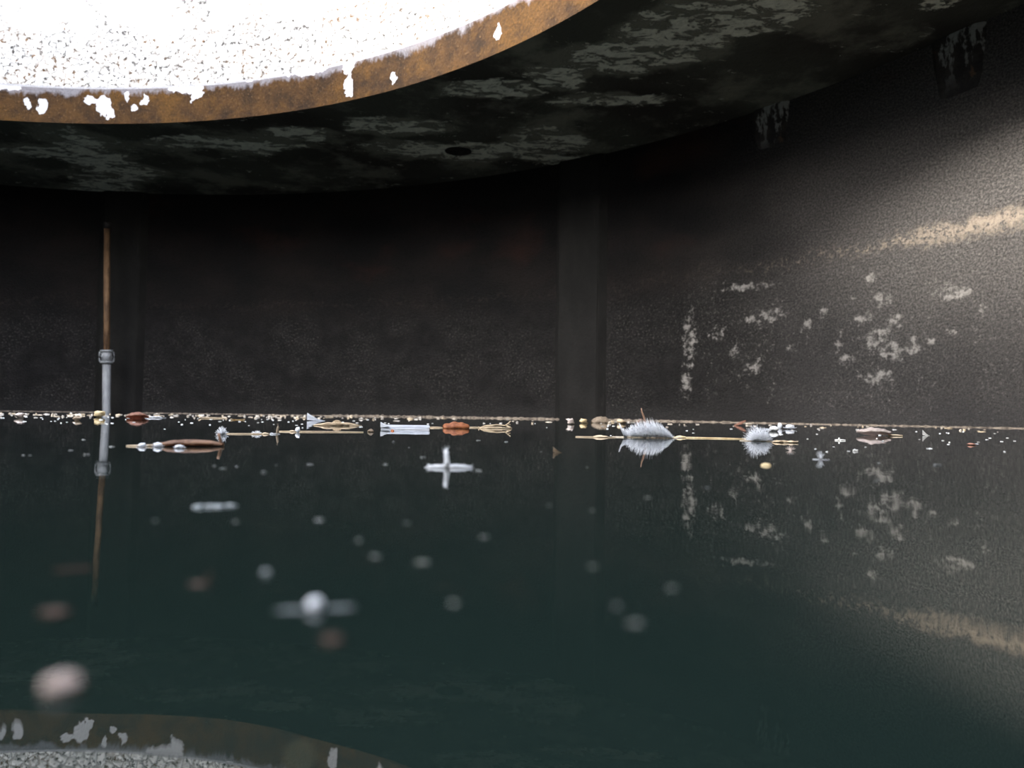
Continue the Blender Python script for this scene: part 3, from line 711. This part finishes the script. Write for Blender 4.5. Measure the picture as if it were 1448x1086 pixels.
floater('leaf_scrap', 'pale yellow scrap by the wall just right of the tan dome leaf', 'leaf', 878, 599, lambda bm, s: (lump(bm, 6 * s, 4 * s, 3.4 * s, 18, .5), lift(bm, -1 * s)), M['straw'])

# ------------------------------------------------------------------ near, out-of-focus scraps
def lumpf(w, d, h, seed, rough=.35):
    return lambda bm, s: (lump(bm, w / 2 * s, d / 2 * s, h / 2 * s, seed, rough), lift(bm, -h * .25 * s))
floater('petal', 'blurred pinkish petal close to the lens at lower left', 'petal', 86, 975, lumpf(52, 50, 30, 2, .2), M['pink'])
t, s = thing('winged_seed', 'blurred white winged seed close to the lens, left of centre', 'seed', 445, 862)
bm = bmesh.new(); lump(bm, 11 * s, 10 * s, 9 * s, 3, .2); lift(bm, -2 * s); link('kernel', bm, M['petal'], t)
for sg in (-1, 1):
    bm = bmesh.new(); leaf(bm, 48 * s, 18 * s, .3, .8 * s, 3, th=1.0 * s); bmesh.ops.translate(bm, verts=bm.verts, vec=(sg * 32 * s, 0, 0)); lift(bm, -.2 * s)
    o = link('wing', bm, M['film'], t); o['label'] = 'thin filmy wing'
floater('leaf_scrap', 'blurred brown scrap close to the lens below the white winged seed', 'leaf', 470, 906, lumpf(30, 34, 10, 4), M['dark'])
floater('leaf_scrap', 'blurred ochre brown scrap close to the lens near the left edge', 'leaf', 76, 868, lumpf(38, 40, 10, 5), M['dark'])
floater('leaf_scrap', 'blurred grey-green strip floating just left of the reflected post', 'leaf', 104, 806, lambda bm, s: (leaf(bm, 52 * s, 26 * s, .2, .4 * s, 6, .25, th=1.5 * s), lift(bm, -.2 * s)), M['dark'])
floater('leaf_scrap', 'blurred bent brown scrap right of the reflected post', 'leaf', 281, 826, lambda bm, s: (lump(bm, 14 * s, 12 * s, 3 * s, 5, .3), tube(bm, [(5 * s, 0, 1 * s), (12 * s, 2 * s, 7 * s), (16 * s, 4 * s, 14 * s)], 2.5 * s, 7)), M['dark'])
floater('crumb', 'blurred round white crumb above and left of the white winged seed', 'crumb', 376, 812, lumpf(12, 12, 8, 6, .2), M['film'])
def b_(bm, s):
    for k, (x, w) in enumerate(((-22, 8), (-8, 7), (3, 9), (20, 9))): lump(bm, w * s, 6 * s, 3 * s, k + 3, .3, 2, (x * s, (k % 2) * 3 * s, .5 * s))
    tube(bm, [(-26 * s, 0, .5 * s), (26 * s, 0, .5 * s)], 2 * s, 6)
floater('petal', 'soft whitish strip of petal floating below the long rolled leaf', 'petal', 305, 717, b_, M['film'])
floater('leaf_scrap', 'blurred yellow-green scrap right at the lens above the reflected opening', 'leaf', 425, 1070, lumpf(16, 20, 4, 8), M['olive'])

# ------------------------------------------------------------------ crumbs and specks (individual things)
protos = []
for k in range(7):
    bm = bmesh.new(); lump(bm, 1, .8, .55, 20 + k, .55, 2 if k < 4 else 1)
    me = bpy.data.meshes.new('crumb'); bm.to_mesh(me); bm.free()
    for p in me.polygons: p.use_smooth = True
    protos.append(me)
mesh_of = {}
def crumb_obj(name, label, cat, group, px, py, w, h, mat, r3):
    p, s = at(px, py); k = r3.randrange(7)
    key = (k, mat)
    if key not in mesh_of:
        me = protos[k].copy(); me.materials.append(M[mat]); mesh_of[key] = me
    o = bpy.data.objects.new(name, mesh_of[key]); COL.objects.link(o)
    o.location = p + Vector((0, 0, h * .12 * s)); o.scale = (w / 2 * s, w / 2 * s * r3.uniform(.7, 1.2), h / 1.3 * s)
    o.rotation_euler = (0, 0, r3.uniform(-.6, .6) - math.atan2(p.x, p.y))
    return tag(o, label, cat, group)
r3 = random.Random(21)
def foot_y(x):
    pts = [(0, 584.5), (150, 585), (480, 588), (720, 592), (1000, 600), (1200, 601), (1330, 604), (1448, 608)]
    return lerp_prof(pts, x)
GA = ('tiny straw-coloured crumb in the debris line along the foot of the wall', 'crumb', 'crumbs in the debris line along the wall')
for k in range(200):
    x = r3.uniform(0, 1440) if k > 110 else r3.uniform(0, 600)
    y = foot_y(x) + abs(r3.gauss(0, 2.6)) + .4
    crumb_obj('crumb', *GA, x, y, r3.choice((2, 3, 3.5, 4, 5, 6.5, 10)) * r3.uniform(.8, 1.2), r3.choice((1, 1.4, 1.8, 2.4, 3.6)), 'crumb', r3)
GB = ('tiny whitish speck floating on the water just in front of the debris line', 'speck', 'whitish specks in front of the debris line')
for k in range(100):
    x = r3.uniform(0, 520) if k < 62 else r3.uniform(520, 1448)
    y = foot_y(x) + 5 + abs(r3.gauss(0, 6))
    crumb_obj('speck', *GB, x, y, r3.uniform(1.6, 5), r3.uniform(.9, 1.8), 'speck', r3)
for k in range(24):
    x = r3.uniform(1130, 1448); y = r3.uniform(612, 640)
    crumb_obj('speck', *GB, x, y, r3.uniform(2, 5), r3.uniform(1, 2), 'speck', r3)
GC = ('pale speck alone on the open dark water, well in front of the debris line', 'speck', 'pale specks on the open water')
for (x, y, w) in [(33, 644, 5), (42, 644, 4), (100, 637, 6), (122, 643, 8), (117, 622, 7), (157, 632, 9), (303, 659, 7), (315, 663, 10), (334, 660, 5), (373, 668, 12), (438, 657, 8), (391, 658, 4),
                  (544, 657, 9), (556, 625, 7), (598, 647, 8), (676, 666, 10), (715, 625, 7), (676, 623, 6), (578, 633, 3), (765, 639, 3), (830, 661, 4), (1325, 658, 10), (1242, 655, 5), (1240, 680, 6),
                  (450, 736, 14), (508, 765, 13), (530, 788, 13), (596, 796, 16), (838, 802, 14), (872, 858, 16), (897, 882, 18), (915, 704, 8), (838, 722, 8), (776, 715, 8), (220, 737, 10), (332, 738, 8), (684, 760, 12), (575, 740, 10), (640, 853, 14), (950, 832, 12), (1000, 690, 7), (1118, 642, 5)]:
    crumb_obj('speck', *GC, x, y, w, w * .3, 'dim', r3)

# ------------------------------------------------------------------ light and camera
SUN_E, SKY = 13.0, 4.7
GLOW_AZ, GLOW = 58, 8.5
sl = bpy.data.lights.new('sun', 'SUN'); sl.energy = SUN_E; sl.angle = math.radians(9); sl.color = (1, .95, .88)
so = bpy.data.objects.new('sun', sl); COL.objects.link(so)
az, el = math.radians(93), math.radians(18.5)        # heading of the light and height of the sun behind thin cloud
d = Vector((math.sin(az) * math.cos(el), math.cos(az) * math.cos(el), -math.sin(el)))
so.rotation_euler = d.to_track_quat('-Z', 'Y').to_euler(); so.location = (-14, 1, 8)

wd = bpy.data.worlds.new('sky'); sc.world = wd; wd.use_nodes = True
nt = wd.node_tree; bg = nt.nodes['Background']
tc = nt.nodes.new('ShaderNodeTexCoord'); sx = nt.nodes.new('ShaderNodeSeparateXYZ'); nt.links.new(tc.outputs['Generated'], sx.inputs[0])
ax = nt.nodes.new('ShaderNodeVectorMath'); ax.operation = 'DOT_PRODUCT'; nt.links.new(tc.outputs['Generated'], ax.inputs[0])
gl = Vector((math.sin(math.radians(GLOW_AZ + 180)), math.cos(math.radians(GLOW_AZ + 180)), .36)).normalized(); ax.inputs[1].default_value = gl
mr = nt.nodes.new('ShaderNodeMapRange'); mr.interpolation_type = 'SMOOTHERSTEP'; nt.links.new(ax.outputs['Value'], mr.inputs[0])
mr.inputs[1].default_value = .35; mr.inputs[2].default_value = 1.0; mr.inputs[3].default_value = 0; mr.inputs[4].default_value = 1
rp = nt.nodes.new('ShaderNodeValToRGB'); nt.links.new(sx.outputs[2], rp.inputs[0])
rp.color_ramp.elements[0].color = (.86, .90, 1, 1); rp.color_ramp.elements[1].color = (.55, .70, 1, 1)
nt.links.new(rp.outputs[0], bg.inputs[0]); bg.inputs[1].default_value = SKY
# bright thin cloud around the sun
b2 = nt.nodes.new('ShaderNodeBackground'); b2.inputs[0].default_value = (1, .93, .83, 1)
ml = nt.nodes.new('ShaderNodeMath'); ml.operation = 'MULTIPLY'; nt.links.new(mr.outputs[0], ml.inputs[0]); ml.inputs[1].default_value = GLOW
nt.links.new(ml.outputs[0], b2.inputs[1])
ad = nt.nodes.new('ShaderNodeAddShader'); nt.links.new(bg.outputs[0], ad.inputs[0]); nt.links.new(b2.outputs[0], ad.inputs[1])
nt.links.new(ad.outputs[0], nt.nodes['World Output'].inputs[0])

cam = bpy.data.cameras.new('camera'); co = bpy.data.objects.new('camera', cam); COL.objects.link(co)
m = Matrix((RT, UP, -FWD)).transposed().to_4x4(); m.translation = CAM; co.matrix_world = m
cam.sensor_width = 36; cam.lens = 36 * F / 1448; cam.clip_start = .005; cam.clip_end = 100
cam.dof.use_dof = True; cam.dof.focus_distance = 1.25; cam.dof.aperture_fstop = cam.lens / 3.0
sc.camera = co

vs = sc.view_settings
sc.display_settings.display_device = 'sRGB'
vs.view_transform = 'Standard'; vs.look = 'None'; vs.gamma = 1; vs.use_curve_mapping = False; vs.exposure = 0.0
c = sc.cycles
c.use_denoising = True
c.max_bounces = 8; c.diffuse_bounces = 5; c.glossy_bounces = 4
c.sample_clamp_indirect = 4.0; c.blur_glossy = 1.0
